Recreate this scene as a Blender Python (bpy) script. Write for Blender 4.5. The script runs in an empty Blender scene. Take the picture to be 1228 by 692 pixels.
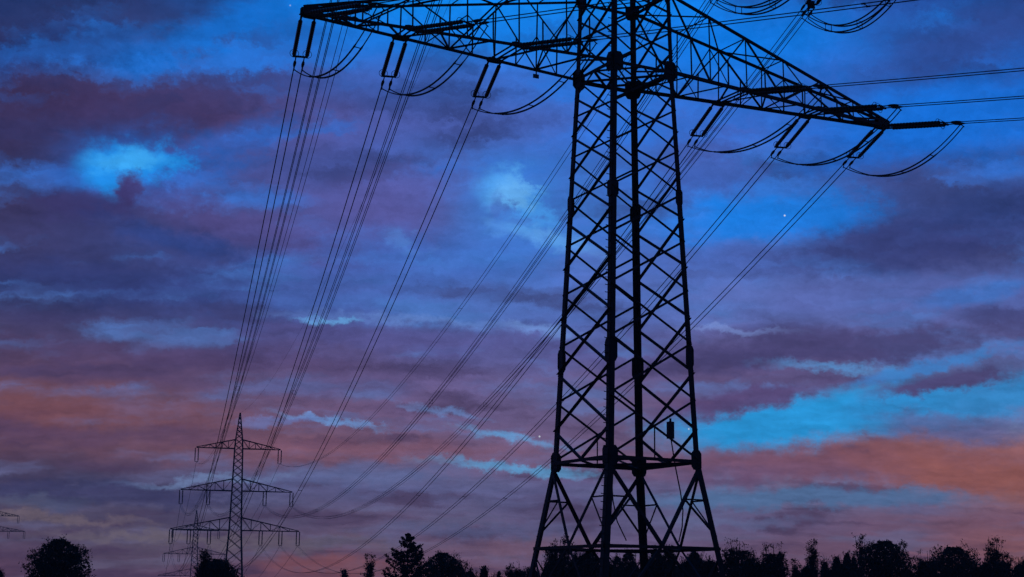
import bpy, math, random
from mathutils import Vector, Matrix

# ------------------------------------------------------------------ camera
S = bpy.context.scene
COL = S.collection
F_PX, PITCH, ROLL, EYE = 1929.2, 0.1938, 0.0109, 1.7
W0, H0 = 1228, 692
cam_d = bpy.data.cameras.new("camera")
cam = bpy.data.objects.new("camera", cam_d)
COL.objects.link(cam)
cam_d.sensor_width = 36.0
cam_d.lens = F_PX / W0 * 36.0
cam_d.clip_start = 0.1
cam_d.clip_end = 30000
_r = Vector((1, 0, 0)); _f = Vector((0, math.cos(PITCH), math.sin(PITCH))); _u = Vector((0, -math.sin(PITCH), math.cos(PITCH)))
cr_, sr_ = math.cos(ROLL), math.sin(ROLL)
RIGHT = _r * cr_ + _u * sr_
UP = -_r * sr_ + _u * cr_
m3 = Matrix((RIGHT, UP, -_f)).transposed()
cam.matrix_world = Matrix.Translation((0, 0, EYE)) @ m3.to_4x4()
S.camera = cam


def ray(px, py):
    return (_f + RIGHT * ((px - W0 / 2) / F_PX) - UP * ((py - H0 / 2) / F_PX))


def ang(px, py):
    d = ray(px, py).normalized()
    return math.degrees(math.atan2(d.x, d.y)), math.degrees(math.asin(d.z))


def at(px, py, depth):
    d = ray(px, py)
    d = d * (depth / d.y)
    return Vector((d.x, depth, d.z + EYE))


# ------------------------------------------------------------------ view, sun
S.view_settings.view_transform = 'Standard'
S.view_settings.look = 'None'
S.view_settings.exposure = 0
S.view_settings.gamma = 1
S.view_settings.use_curve_mapping = False
SUN_AZ, SUN_EL = 24.0, 1.0          # the sun has just gone, to the right of the view
sd = bpy.data.lights.new("sun", 'SUN')
sd.energy = 0.01
sd.angle = math.radians(4)
sd.color = (1.0, 0.7, 0.5)
sun = bpy.data.objects.new("sun", sd)
COL.objects.link(sun)
dv = Vector((math.sin(math.radians(SUN_AZ)) * math.cos(math.radians(SUN_EL)), math.cos(math.radians(SUN_AZ)) * math.cos(math.radians(SUN_EL)), math.sin(math.radians(SUN_EL))))
sun.rotation_euler = (-dv).to_track_quat('-Z', 'Y').to_euler()
sun.location = dv * 300


# ------------------------------------------------------------------ sky
def lin(c):
    o = []
    for v in c:
        v = v / 255.0
        o.append(v / 12.92 if v <= 0.04045 else ((v + 0.055) / 1.055) ** 2.4)
    return (o[0], o[1], o[2], 1.0)


world = bpy.data.worlds.new("World")
S.world = world
world.use_nodes = True
world.cycles.sampling_method = 'MANUAL'
world.cycles.sample_map_resolution = 256
nt = world.node_tree
nt.nodes.clear()


def nd(t, **kw):
    n = nt.nodes.new(t)
    for k, v in kw.items():
        setattr(n, k, v)
    return n


def put(sock, v):
    if hasattr(v, 'is_linked') or isinstance(v, bpy.types.NodeSocket):
        nt.links.new(v, sock)
    else:
        sock.default_value = v


def math_(op, a, b=None, c=None, clamp=False):
    n = nd('ShaderNodeMath', operation=op)
    n.use_clamp = clamp
    put(n.inputs[0], a)
    if b is not None: put(n.inputs[1], b)
    if c is not None: put(n.inputs[2], c)
    return n.outputs[0]


def smooth(v, lo, hi, a=0.0, b=1.0):
    n = nd('ShaderNodeMapRange')
    n.interpolation_type = 'SMOOTHSTEP'
    put(n.inputs[0], v); put(n.inputs[1], lo); put(n.inputs[2], hi); put(n.inputs[3], a); put(n.inputs[4], b)
    return n.outputs[0]


def mix(fac, a, b, mode='MIX'):
    n = nd('ShaderNodeMix', data_type='RGBA', blend_type=mode)
    n.clamp_factor = True
    put(n.inputs[0], fac); put(n.inputs[6], a); put(n.inputs[7], b)
    return n.outputs[2]


def comb(x, y, z):
    n = nd('ShaderNodeCombineXYZ')
    put(n.inputs[0], x); put(n.inputs[1], y); put(n.inputs[2], z)
    return n.outputs[0]


def noise(vec, scale, detail=4, rough=0.55):
    n = nd('ShaderNodeTexNoise')
    put(n.inputs['Vector'], vec)
    n.inputs['Scale'].default_value = scale
    n.inputs['Detail'].default_value = detail
    n.inputs['Roughness'].default_value = rough
    return n


tc = nd('ShaderNodeTexCoord')
sep = nd('ShaderNodeSeparateXYZ')
nt.links.new(tc.outputs['Generated'], sep.inputs[0])
X, Y, Z = sep.outputs
AZ = math_('MULTIPLY', math_('ARCTAN2', X, Y), 57.29578)
EL = math_('MULTIPLY', math_('ARCSINE', Z), 57.29578)
# cloud turbulence, stretched sideways (degrees)
streak = comb(math_('MULTIPLY', AZ, 0.42), math_('ADD', EL, math_('MULTIPLY', AZ, 0.06)), 3.7)
puff = comb(AZ, math_('MULTIPLY', EL, 1.35), 11.3)
nA = noise(streak, 0.22, 5, 0.55)
nB = noise(puff, 0.5, 6, 0.62)
nC = noise(streak, 0.75, 7, 0.62)
sA = nd('ShaderNodeSeparateColor'); nt.links.new(nA.outputs['Color'], sA.inputs[0])
sB = nd('ShaderNodeSeparateColor'); nt.links.new(nB.outputs['Color'], sB.inputs[0])
AZW = math_('ADD', AZ, math_('ADD', math_('MULTIPLY_ADD', sA.outputs[0], 4.0, -2.0), math_('MULTIPLY_ADD', sB.outputs[0], 2.2, -1.1)))
ELW = math_('ADD', EL, math_('ADD', math_('MULTIPLY_ADD', sA.outputs[1], 0.5, -0.25), math_('MULTIPLY_ADD', sB.outputs[1], 0.8, -0.4)))
nF = noise(puff, 1.5, 6, 0.68)
sF = nd('ShaderNodeSeparateColor'); nt.links.new(nF.outputs['Color'], sF.inputs[0])
NF = math_('SUBTRACT', nF.outputs['Fac'], 0.5)
AZS = math_('ADD', AZ, math_('ADD', math_('MULTIPLY_ADD', sB.outputs[0], 1.8, -0.9), math_('MULTIPLY_ADD', sF.outputs[0], 1.6, -0.8)))
ELS = math_('ADD', EL, math_('ADD', math_('MULTIPLY_ADD', sB.outputs[1], 1.0, -0.5), math_('MULTIPLY_ADD', sF.outputs[1], 0.8, -0.4)))
POS = comb(AZS, ELS, 0.0)
NB = math_('SUBTRACT', nB.outputs['Fac'], 0.5)
NC = math_('SUBTRACT', nC.outputs['Fac'], 0.5)

# mean sky colour by elevation and azimuth: high blue dusk over purple, warm cloud undersides lower down
XS = [0, 150, 300, 450, 600, 750, 900, 1050, 1228]
ROWS = [
    (-120, [(15, 45, 95), (20, 60, 120), (10, 90, 175), (0, 105, 195), (0, 105, 195), (0, 100, 190), (5, 90, 180), (15, 70, 150), (18, 55, 120)]),
    (0, [(22, 48, 102), (32, 58, 118), (6, 100, 190), (0, 126, 224), (0, 122, 220), (0, 118, 216), (4, 110, 208), (22, 82, 168), (24, 58, 125)]),
    (50, [(34, 46, 96), (40, 55, 110), (28, 85, 165), (20, 108, 205), (8, 114, 212), (18, 106, 204), (8, 104, 202), (24, 84, 168), (30, 62, 130)]),
    (100, [(44, 40, 82), (52, 48, 95), (54, 58, 115), (58, 86, 165), (54, 98, 186), (40, 102, 195), (34, 98, 192), (28, 92, 182), (24, 82, 168)]),
    (150, [(56, 40, 78), (62, 46, 88), (72, 60, 112), (74, 82, 155), (68, 90, 170), (55, 94, 180), (66, 84, 165), (30, 100, 192), (28, 92, 182)]),
    (205, [(52, 44, 84), (52, 58, 114), (64, 70, 134), (68, 86, 162), (56, 102, 186), (54, 98, 182), (46, 104, 192), (50, 72, 138), (44, 58, 112)]),
    (260, [(56, 46, 86), (56, 54, 104), (70, 68, 126), (76, 82, 152), (62, 96, 174), (56, 104, 190), (32, 112, 205), (46, 76, 146), (46, 60, 118)]),
    (310, [(56, 50, 94), (54, 58, 112), (64, 74, 140), (64, 88, 164), (58, 98, 180), (66, 100, 182), (66, 88, 162), (54, 64, 122), (46, 54, 108)]),
    (365, [(46, 50, 98), (48, 56, 110), (58, 76, 142), (68, 94, 168), (76, 104, 178), (78, 102, 176), (82, 102, 172), (78, 96, 166), (70, 88, 156)]),
    (425, [(68, 56, 94), (70, 60, 102), (76, 66, 116), (86, 74, 124), (86, 84, 142), (86, 82, 140), (84, 74, 124), (76, 70, 120), (74, 78, 134)]),
    (460, [(88, 62, 92), (90, 64, 98), (90, 70, 108), (98, 78, 122), (98, 84, 132), (94, 80, 126), (86, 72, 118), (76, 80, 130), (66, 98, 154)]),
    (492, [(110, 70, 82), (106, 70, 86), (98, 72, 102), (104, 80, 118), (102, 86, 130), (98, 82, 124), (88, 74, 116), (62, 116, 172), (54, 120, 178)]),
    (545, [(98, 66, 86), (98, 68, 90), (108, 74, 94), (118, 84, 108), (114, 88, 122), (110, 86, 120), (112, 78, 104), (124, 82, 98), (134, 84, 92)]),
    (588, [(66, 60, 92), (68, 64, 98), (84, 82, 122), (90, 92, 138), (92, 94, 140), (94, 92, 138), (94, 110, 152), (96, 104, 146), (136, 92, 98)]),
    (625, [(90, 80, 98), (82, 74, 102), (84, 76, 106), (98, 84, 118), (98, 88, 126), (94, 90, 132), (96, 88, 130), (104, 82, 114), (108, 82, 114)]),
    (655, [(86, 68, 94), (92, 80, 102), (98, 82, 106), (106, 84, 112), (106, 90, 124), (102, 90, 130), (104, 84, 116), (110, 82, 110), (122, 84, 100)]),
    (695, [(92, 64, 86), (88, 68, 94), (104, 70, 88), (118, 76, 88), (116, 82, 102), (114, 82, 108), (114, 82, 110), (118, 84, 104), (128, 86, 96)]),
]
A0, A1 = ang(XS[0], 346)[0], ang(XS[-1], 346)[0]
azf = math_('DIVIDE', math_('SUBTRACT', AZW, A0), A1 - A0)


def row_ramp(cols):
    n = nd('ShaderNodeValToRGB')
    n.color_ramp.interpolation = 'CARDINAL'
    e = n.color_ramp.elements
    while len(e) < len(cols):
        e.new(0.5)
    for i, c in enumerate(cols):
        e[i].position = (ang(XS[i], 346)[0] - A0) / (A1 - A0)
    for i, c in enumerate(cols):
        e[i].color = lin(c)
    nt.links.new(azf, n.inputs[0])
    return n.outputs[0]


els = [ang(614, r[0])[1] for r in ROWS]
col = row_ramp(ROWS[0][1])
for i in range(1, len(ROWS)):
    col = mix(smooth(ELW, els[i - 1], els[i]), col, row_ramp(ROWS[i][1]))

# a faint physical sky behind the clouds
sk = nd('ShaderNodeTexSky', sky_type='NISHITA')
sk.sun_disc = False
sk.sun_elevation = math.radians(SUN_EL)
sk.sun_rotation = math.radians(SUN_AZ)
col = mix(0.004, col, sk.outputs[0], 'ADD')

# broken cloud on a flat layer overhead (so it draws out into streaks towards the horizon)
def ramp(v, stops, interp='LINEAR'):
    n = nd('ShaderNodeValToRGB')
    n.color_ramp.interpolation = interp
    e = n.color_ramp.elements
    while len(e) < len(stops): e.new(.5)
    for i, (p_, c_) in enumerate(stops): e[i].position = p_
    for i, (p_, c_) in enumerate(stops): e[i].color = lin(c_) if max(c_) > 3 else tuple(c_) + (1,)
    nt.links.new(v, n.inputs[0])
    return n.outputs[0]


zz_ = math_('ADD', math_('MAXIMUM', Z, 0.0), 0.2)
layer = comb(math_('MULTIPLY', math_('ADD', math_('DIVIDE', X, zz_), math_('MULTIPLY_ADD', sF.outputs[0], .06, -.03)), .55),
             math_('ADD', math_('DIVIDE', Y, zz_), math_('MULTIPLY_ADD', sF.outputs[1], .10, -.05)), 1.7)
nG = noise(layer, 6.5, 6, 0.5)
nD = noise(layer, 15.0, 7, 0.62)
el01 = math_('DIVIDE', EL, 24.0)
gapcol = ramp(el01, [(0.03, (112, 100, 124)), (.25, (102, 108, 158)), (.42, (78, 118, 190)), (.65, (48, 108, 205)), (.9, (14, 116, 214))])
darkcol = ramp(el01, [(0.03, (78, 58, 82)), (.25, (78, 58, 86)), (.42, (60, 56, 100)), (.65, (46, 48, 92)), (.9, (28, 50, 104))])
col = mix(smooth(nG.outputs['Fac'], .48, .68, 0, .75), col, gapcol)
col = mix(smooth(nG.outputs['Fac'], .50, .32, 0, .7), col, darkcol)

# single clouds, gaps and bright cloud edges: x, y, rx, ry (1 unit = 0.0297 deg), tilt, colour, opacity, softness, raggedness
D = math.degrees(1 / F_PX)
CLOUDS = [
    (250, 38, 120, 22, -22, (14, 108, 204), .7, .6, 1.6),
    (130, 150, 210, 26, -8, (60, 48, 90), .4, .7, 1.5),
    (60, 60, 120, 26, -10, (30, 44, 98), .5, .7, 1.5),
    (290, 165, 60, 20, -20, (40, 90, 175), .5, .6, 1.6),
    (160, 200, 80, 36, -6, (36, 92, 178), .7, .8, 1.2),
    (136, 206, 38, 25, 10, (32, 134, 220), .9, .55, 1.7),
    (186, 198, 38, 22, -10, (32, 134, 220), .9, .55, 1.7),
    (152, 194, 36, 11, -8, (68, 166, 234), .7, .8, 1.6),
    (152, 231, 17, 19, 0, (62, 54, 106), 1.0, .5, .9),
    (166, 222, 12, 10, 0, (66, 62, 118), .7, .7, 1.4),
    (196, 222, 22, 9, -10, (52, 70, 134), .7, .7, 2.2),
    (110, 248, 60, 16, 0, (58, 50, 98), .7, .7, 1.2),
    (210, 236, 40, 12, 0, (64, 66, 126), .7, .7, 1.2),
    (300, 275, 100, 20, 10, (86, 70, 126), .5, .7, 1.6),
    (215, 290, 80, 14, 12, (40, 62, 126), .6, .7, 1.6),
    (120, 335, 150, 22, 0, (48, 56, 112), .5, .7, 1.8),
    (470, 240, 90, 40, -12, (92, 84, 150), .55, .7, 1.6),
    (625, 248, 70, 50, -12, (62, 120, 204), .7, .8, 1.2),
    (604, 226, 30, 22, 0, (80, 152, 226), .85, .6, 1.8),
    (634, 254, 36, 24, 30, (72, 144, 222), .85, .6, 1.8),
    (614, 234, 24, 16, -12, (112, 174, 232), .6, .7, 1.6),
    (622, 262, 20, 7, 10, (70, 110, 192), .7, .7, 2.2),
    (596, 250, 12, 12, 0, (70, 100, 180), .7, .7, 2.0),
    (658, 286, 50, 9, 14, (96, 154, 222), .7, .8, 1.6),
    (485, 292, 22, 10, 20, (84, 130, 206), .5, .7, 1.6),
    (740, 330, 80, 24, 0, (92, 110, 184), .5, .7, 1.8),
    (920, 262, 125, 24, -4, (20, 116, 212), .8, .5, 1.3),
    (1150, 140, 150, 46, -6, (16, 104, 206), .8, .7, 1.2),
    (1150, 55, 90, 26, -14, (46, 66, 132), .7, .7, 1.4),
    (980, 110, 90, 34, -10, (50, 90, 176), .5, .8, 1.4),
    (880, 60, 110, 40, 0, (4, 112, 212), .6, .8, 1.2),
    (840, 200, 60, 30, 0, (72, 78, 150), .55, .7, 1.5),
    (1130, 284, 170, 30, -7, (52, 58, 112), .8, .55, 1.2),
    (1190, 242, 90, 20, -8, (46, 60, 116), .7, .6, 1.3),
    (1010, 352, 190, 18, -3, (92, 100, 168), .5, .7, 1.6),
    (1170, 352, 60, 10, -10, (52, 110, 190), .5, .7, 1.6),
    (500, 385, 140, 5, 2, (104, 132, 200), .6, .7, 2.2),
    (398, 384, 32, 3, 0, (104, 160, 220), .9, .6, 1.2),
    (520, 408, 170, 15, 2, (84, 78, 134), .7, .6, 1.6),
    (880, 397, 64, 3.5, 4, (116, 132, 192), .6, .7, 1.8),
    (650, 396, 40, 6, 0, (112, 140, 204), .7, .7, 1.8),
    (1010, 416, 190, 19, -3, (72, 64, 108), .9, .5, 1.2),
    (180, 425, 220, 12, 2, (88, 64, 100), .4, .7, 1.4),
    (970, 503, 175, 30, -8, (42, 148, 214), 1.0, .45, .8),
    (1150, 482, 140, 24, -6, (50, 134, 198), .85, .4, 1.0),
    (1000, 440, 60, 6, 4, (90, 150, 212), .7, .7, 1.6),
    (1110, 440, 90, 8, -12, (56, 128, 200), .7, .6, 1.4),
    (900, 480, 95, 13, -10, (90, 70, 114), .95, .55, .8),
    (1132, 459, 74, 10, -9, (78, 70, 114), 1.0, .5, .6),
    (1140, 514, 76, 15, 4, (94, 98, 148), .75, .6, 1.3),
    (100, 492, 170, 18, 2, (122, 74, 80), .6, .7, 1.4),
    (260, 540, 140, 15, 3, (120, 80, 94), .5, .7, 1.4),
    (470, 540, 180, 11, 2, (130, 86, 104), .6, .7, 1.4),
    (120, 520, 140, 10, 0, (92, 66, 96), .5, .7, 1.6),
    (430, 460, 140, 14, -4, (92, 78, 122), .5, .7, 1.6),
    (960, 557, 190, 19, 2, (122, 82, 104), .9, .6, .8),
    (1150, 562, 150, 24, 6, (142, 86, 84), .8, .6, 1.2),
    (1200, 576, 90, 16, 6, (158, 92, 76), .6, .8, 1.2),
    (960, 599, 170, 11, -1, (86, 118, 162), .85, .5, 1.3),
    (860, 572, 60, 14, 0, (112, 86, 122), .6, .7, 1.3),
    (400, 505, 46, 3.5, 8, (112, 150, 210), .85, .7, 1.5),
    (340, 504, 40, 4, -4, (104, 120, 180), .6, .8, 1.6),
    (612, 525, 50, 5, 9, (100, 162, 218), .85, .6, 1.4),
    (540, 493, 40, 4, 10, (108, 140, 200), .6, .8, 1.6),
    (610, 561, 74, 4.5, 5, (98, 162, 212), .9, .6, 1.2),
    (440, 568, 130, 12, -3, (96, 108, 156), .6, .7, 1.6),
    (240, 577, 80, 4, -5, (116, 134, 178), .8, .6, 1.3),
    (100, 590, 180, 12, 2, (62, 60, 98), .7, .6, 1.4),
    (20, 600, 60, 6, 0, (92, 98, 128), .5, .8, 1.4),
    (66, 622, 100, 4.5, 3, (122, 104, 112), .8, .6, 1.3),
    (180, 645, 95, 5, 0, (120, 106, 116), .8, .6, 1.4),
    (340, 650, 120, 8, 0, (110, 97, 106), .6, .7, 1.4),
    (560, 636, 110, 10, -2, (100, 104, 146), .6, .7, 1.5),
    (880, 628, 90, 7, 0, (112, 122, 166), .5, .8, 1.5),
    (620, 656, 80, 9, -4, (126, 90, 104), .6, .8, 1.4),
    (400, 676, 70, 9, -2, (138, 82, 84), .7, .7, 1.3),
    (1215, 650, 60, 26, 0, (146, 92, 92), .5, .8, 1.2),
]
for n_, (x, y, rx, ry, tilt, c, op, soft, rag) in enumerate(CLOUDS):
    a, e = ang(x, y)
    if n_ and n_ % 8 == 0:      # keeps the shader's evaluation order sequential (limited node stack)
        va = nd('ShaderNodeVectorMath', operation='MULTIPLY_ADD')
        nt.links.new(col, va.inputs[0]); va.inputs[1].default_value = (1e-7, 1e-7, 0); nt.links.new(POS, va.inputs[2])
        POS = va.outputs[0]
    mp = nd('ShaderNodeMapping', vector_type='TEXTURE')
    mp.inputs['Location'].default_value = (a, e, 0)
    mp.inputs['Rotation'].default_value = (0, 0, -math.radians(tilt))
    mp.inputs['Scale'].default_value = (rx * D, ry * D, 1)
    nt.links.new(POS, mp.inputs['Vector'])
    ln = nd('ShaderNodeVectorMath', operation='LENGTH')
    nt.links.new(mp.outputs[0], ln.inputs[0])
    if ry < 7: soft = max(soft, .85)
    dist = math_('MULTIPLY_ADD', NC if rx > 3 * ry else NB, rag * 1.5, math_('MULTIPLY_ADD', NF, rag * (.5 if rx > 130 else .8), ln.outputs['Value']))
    col = mix(smooth(dist, 1.0 + soft, 1.0 - soft, 0.0, op), col, lin(c))

br = math_('ADD', math_('MULTIPLY_ADD', nD.outputs['Fac'], 1.05, 0.69), math_('ADD', math_('MULTIPLY', NF, 0.5), math_('MULTIPLY', NB, 0.35)))
col = mix(1.0, col, comb(math_('MULTIPLY', br, smooth(EL, 3.0, 12.0, 1.0, 0.91)), math_('MULTIPLY', br, 1.03), math_('MULTIPLY', br, 1.03)), 'MULTIPLY')
# first stars in the gaps
for (x, y, r, b) in [(647, 523.5, 1.1, 0.8), (826, 514.5, 1.0, 0.7), (941, 258.5, 1.1, 0.8), (348, 6.5, 1.0, 0.3)]:
    v = ray(x, y).normalized()
    dp = nd('ShaderNodeVectorMath', operation='DISTANCE')
    nt.links.new(tc.outputs['Generated'], dp.inputs[0]); dp.inputs[1].default_value = v
    f = smooth(dp.outputs['Value'], 1.5 * r / F_PX, 0.3 * r / F_PX, 0.0, b)
    col = mix(f, col, (0.85, 0.92, 1.0, 1))
# the sky away from the afterglow is darker; nothing comes up from below the horizon
away = math_('MULTIPLY', smooth(Y, -0.3, 0.75, 0.2, 1.0), smooth(Z, -0.06, -0.005))
bg = nd('ShaderNodeBackground')
nt.links.new(col, bg.inputs[0])
nt.links.new(away, bg.inputs[1])
out = nd('ShaderNodeOutputWorld')
nt.links.new(bg.outputs[0], out.inputs[0])


# ------------------------------------------------------------------ materials
def material(name, base, rough=0.6, metal=0.0, vary=0.25, scale=3.0, bump=0.0):
    m = bpy.data.materials.new(name)
    m.use_nodes = True
    t = m.node_tree
    b = t.nodes['Principled BSDF']
    b.inputs['Roughness'].default_value = rough
    b.inputs['Metallic'].default_value = metal
    c = t.nodes.new('ShaderNodeTexCoord')
    n = t.nodes.new('ShaderNodeTexNoise')
    n.inputs['Scale'].default_value = scale
    n.inputs['Detail'].default_value = 4
    r = t.nodes.new('ShaderNodeValToRGB')
    r.color_ramp.elements[0].position = 0.35
    r.color_ramp.elements[1].position = 0.65
    r.color_ramp.elements[0].color = tuple(v * (1 - vary) for v in base) + (1,)
    r.color_ramp.elements[1].color = tuple(v * (1 + vary) for v in base) + (1,)
    t.links.new(c.outputs['Object'], n.inputs['Vector'])
    t.links.new(n.outputs['Fac'], r.inputs[0])
    t.links.new(r.outputs[0], b.inputs['Base Color'])
    if bump:
        bp = t.nodes.new('ShaderNodeBump')
        bp.inputs['Strength'].default_value = bump
        t.links.new(n.outputs['Fac'], bp.inputs['Height'])
        t.links.new(bp.outputs[0], b.inputs['Normal'])
    return m


M_STEEL = material('dark_painted_steel', (0.035, 0.034, 0.036), 0.65, 0.0, .3, 2)
M_STEEL2 = material('weathered_steel', (0.06, 0.06, 0.065), 0.7, 0.0, .3, 1)
M_PORC = material('brown_porcelain', (0.03, 0.02, 0.018), 0.35, 0.0, .2, 8)
M_ALU = material('dull_aluminium_cable', (0.05, 0.05, 0.055), 0.6, 0.0, .2, 4)
M_BOX = material('grey_cabinet_paint', (0.06, 0.06, 0.06), 0.6, 0.0, .2, 5)
M_SIGN = material('pale_plate', (0.25, 0.25, 0.27), 0.6, 0.0, .2, 5)
M_CONC = material('concrete', (0.3, 0.29, 0.27), 0.9, 0.0, .2, 6, .3)
M_BARK = material('bark', (0.045, 0.035, 0.028), 0.9, 0.0, .35, 6, .5)
M_LEAF = material('leaf_green', (0.04, 0.055, 0.025), 0.8, 0.0, .4, 1.5)
M_LEAF2 = material('leaf_autumn', (0.07, 0.045, 0.02), 0.8, 0.0, .4, 1.5)
M_NEEDLE = material('needle_green', (0.025, 0.04, 0.02), 0.8, 0.0, .4, 1.5)
M_GRASS = material('meadow_grass', (0.045, 0.06, 0.025), 0.95, 0.0, .45, 0.15, .4)


# ------------------------------------------------------------------ builders
class MB:
    def __init__(self):
        self.v, self.f = [], []

    def add(self, vs, fs):
        o = len(self.v)
        self.v += [tuple(p) for p in vs]
        self.f += [tuple(i + o for i in f) for f in fs]

    def bar(self, p, q, w, n=None, t=None):
        """a rolled steel angle (L section) from p to q, flange width w, outside facing n"""
        p, q = Vector(p), Vector(q)
        d = (q - p)
        if d.length < 1e-5: return
        d.normalize()
        n = Vector(n) if n is not None else Vector((0, 0, 1))
        n = n - d * n.dot(d)
        if n.length < 1e-3:
            n = d.orthogonal()
        n.normalize()
        b = d.cross(n)
        t = t or max(0.012, w * 0.14)
        prof = [(-w / 2, 0), (w / 2, 0), (w / 2, -w), (w / 2 - t, -w), (w / 2 - t, -t), (-w / 2, -t)]
        vs = [p + b * x + n * y for x, y in prof] + [q + b * x + n * y for x, y in prof]
        fs = [(i, (i + 1) % 6, 6 + (i + 1) % 6, 6 + i) for i in range(6)]
        fs += [(3, 2, 1, 4), (4, 1, 0, 5), (7, 8, 9, 10), (6, 7, 10, 11)]
        self.add(vs, fs)

    def box(self, c, ax, ay, az):
        c, ax, ay, az = Vector(c), Vector(ax), Vector(ay), Vector(az)
        vs = [c + ax * i + ay * j + az * k for i in (-1, 1) for j in (-1, 1) for k in (-1, 1)]
        self.add(vs, [(0, 1, 3, 2), (4, 6, 7, 5), (0, 4, 5, 1), (2, 3, 7, 6), (0, 2, 6, 4), (1, 5, 7, 3)])

    def plate(self, c, u, v, n, t, chamfer=0.34):
        """an eight sided gusset plate, half sizes |u|, |v|, thickness t along n"""
        c, u, v, n = Vector(c), Vector(u), Vector(v), Vector(n).normalized()
        k = 1 - chamfer
        k2 = 1 - min(.8, chamfer * 1.3)
        o = [(1, k), (k2, 1), (-k2, 1), (-1, k), (-1, -k), (-k2, -1), (k2, -1), (1, -k)]
        vs = [c + u * a + v * b + n * (t / 2) for a, b in o] + [c + u * a + v * b - n * (t / 2) for a, b in o]
        fs = [tuple(range(8)), tuple(range(15, 7, -1))] + [(i, 8 + i, 8 + (i + 1) % 8, (i + 1) % 8) for i in range(8)]
        self.add(vs, fs)

    def tube(self, pts, rad, sides=6, cap=True):
        pts = [Vector(p) for p in pts]
        if not isinstance(rad, (list, tuple)): rad = [rad] * len(pts)
        o = len(self.v)
        ref = None
        for i, p in enumerate(pts):
            d = (pts[min(i + 1, len(pts) - 1)] - pts[max(i - 1, 0)]).normalized()
            if ref is None: ref = d.orthogonal()
            ref = (ref - d * ref.dot(d)).normalized()
            b = d.cross(ref)
            for k in range(sides):
                a = 2 * math.pi * k / sides
                self.v.append(tuple(p + (ref * math.cos(a) + b * math.sin(a)) * rad[i]))
        for i in range(len(pts) - 1):
            for k in range(sides):
                a = o + i * sides + k; b2 = o + i * sides + (k + 1) % sides
                self.f.append((a, b2, b2 + sides, a + sides))
        if cap:
            self.f.append(tuple(o + k for k in range(sides - 1, -1, -1)))
            e = o + (len(pts) - 1) * sides
            self.f.append(tuple(e + k for k in range(sides)))

    def build(self, name, mat, parent=None, smooth_=False):
        me = bpy.data.meshes.new(name)
        me.from_pydata(self.v, [], self.f)
        me.materials.append(mat)
        me.update()
        if smooth_:
            me.polygons.foreach_set('use_smooth', [True] * len(me.polygons))
        o = bpy.data.objects.new(name, me)
        COL.objects.link(o)
        if parent is not None:
            o.parent = parent
        return o


def tag(o, label, cat, group=None, kind=None):
    o['label'] = label
    o['category'] = cat
    if group: o['group'] = group
    if kind: o['kind'] = kind
    return o


def empty(name, loc):
    o = bpy.data.objects.new(name, None)
    o.empty_display_size = 0.5
    o.location = loc
    COL.objects.link(o)
    return o


def kids(o):
    return [c for c in o.children]


def copy_tree(o, parent=None, cs=None):
    c = o.copy()
    COL.objects.link(c)
    if parent is not None: c.parent = parent
    for ch in o.children:
        copy_tree(ch, c)
    return c


# ------------------------------------------------------------------ ground
g = MB()
R = 9000
n = 48
g.add([(0, 0, 0)] + [(R * math.cos(2 * math.pi * i / n), R * math.sin(2 * math.pi * i / n), 0) for i in range(n)],
      [(0, 1 + i, 1 + (i + 1) % n) for i in range(n)])
ground = g.build('ground', M_GRASS)
ground['kind'] = 'structure'

# ------------------------------------------------------------------ the near pylon
BASE = Vector((5.598, 78.39, 0))
YAW = 0.5022
AX = Vector((math.cos(YAW), math.sin(YAW), 0))          # along the crossarms, to the right and away
NX = Vector((-math.sin(YAW), math.cos(YAW), 0))         # towards the next pylon
Z_FOOT, Z_BELT, Z_WAIST, Z_LOW, Z_TOPC = 0.0, 4.45, 8.58, 28.2, 32.38
Z_MID, Z_MIDC, Z_HIGH, Z_HIGHC, Z_PEAK = 37.0, 40.4, 46.5, 49.0, 56.5
WID = [(0.0, 3.9), (Z_WAIST, 2.571), (Z_LOW, 1.789), (Z_TOPC, 1.686), (Z_MID, 1.58), (Z_HIGH, 1.15), (Z_HIGHC, 1.0), (Z_PEAK, 0.1)]


def halfw(z, tab=WID):
    for (z0, w0), (z1, w1) in zip(tab, tab[1:]):
        if z <= z1 + 1e-6:
            return w0 + (w1 - w0) * (z - z0) / (z1 - z0)
    return tab[-1][1]


def corner(i, j, z):
    """corner of the near pylon, relative to its base"""
    w = halfw(z)
    return AX * (i * w) + NX * (j * w) + Vector((0, 0, z))


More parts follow.
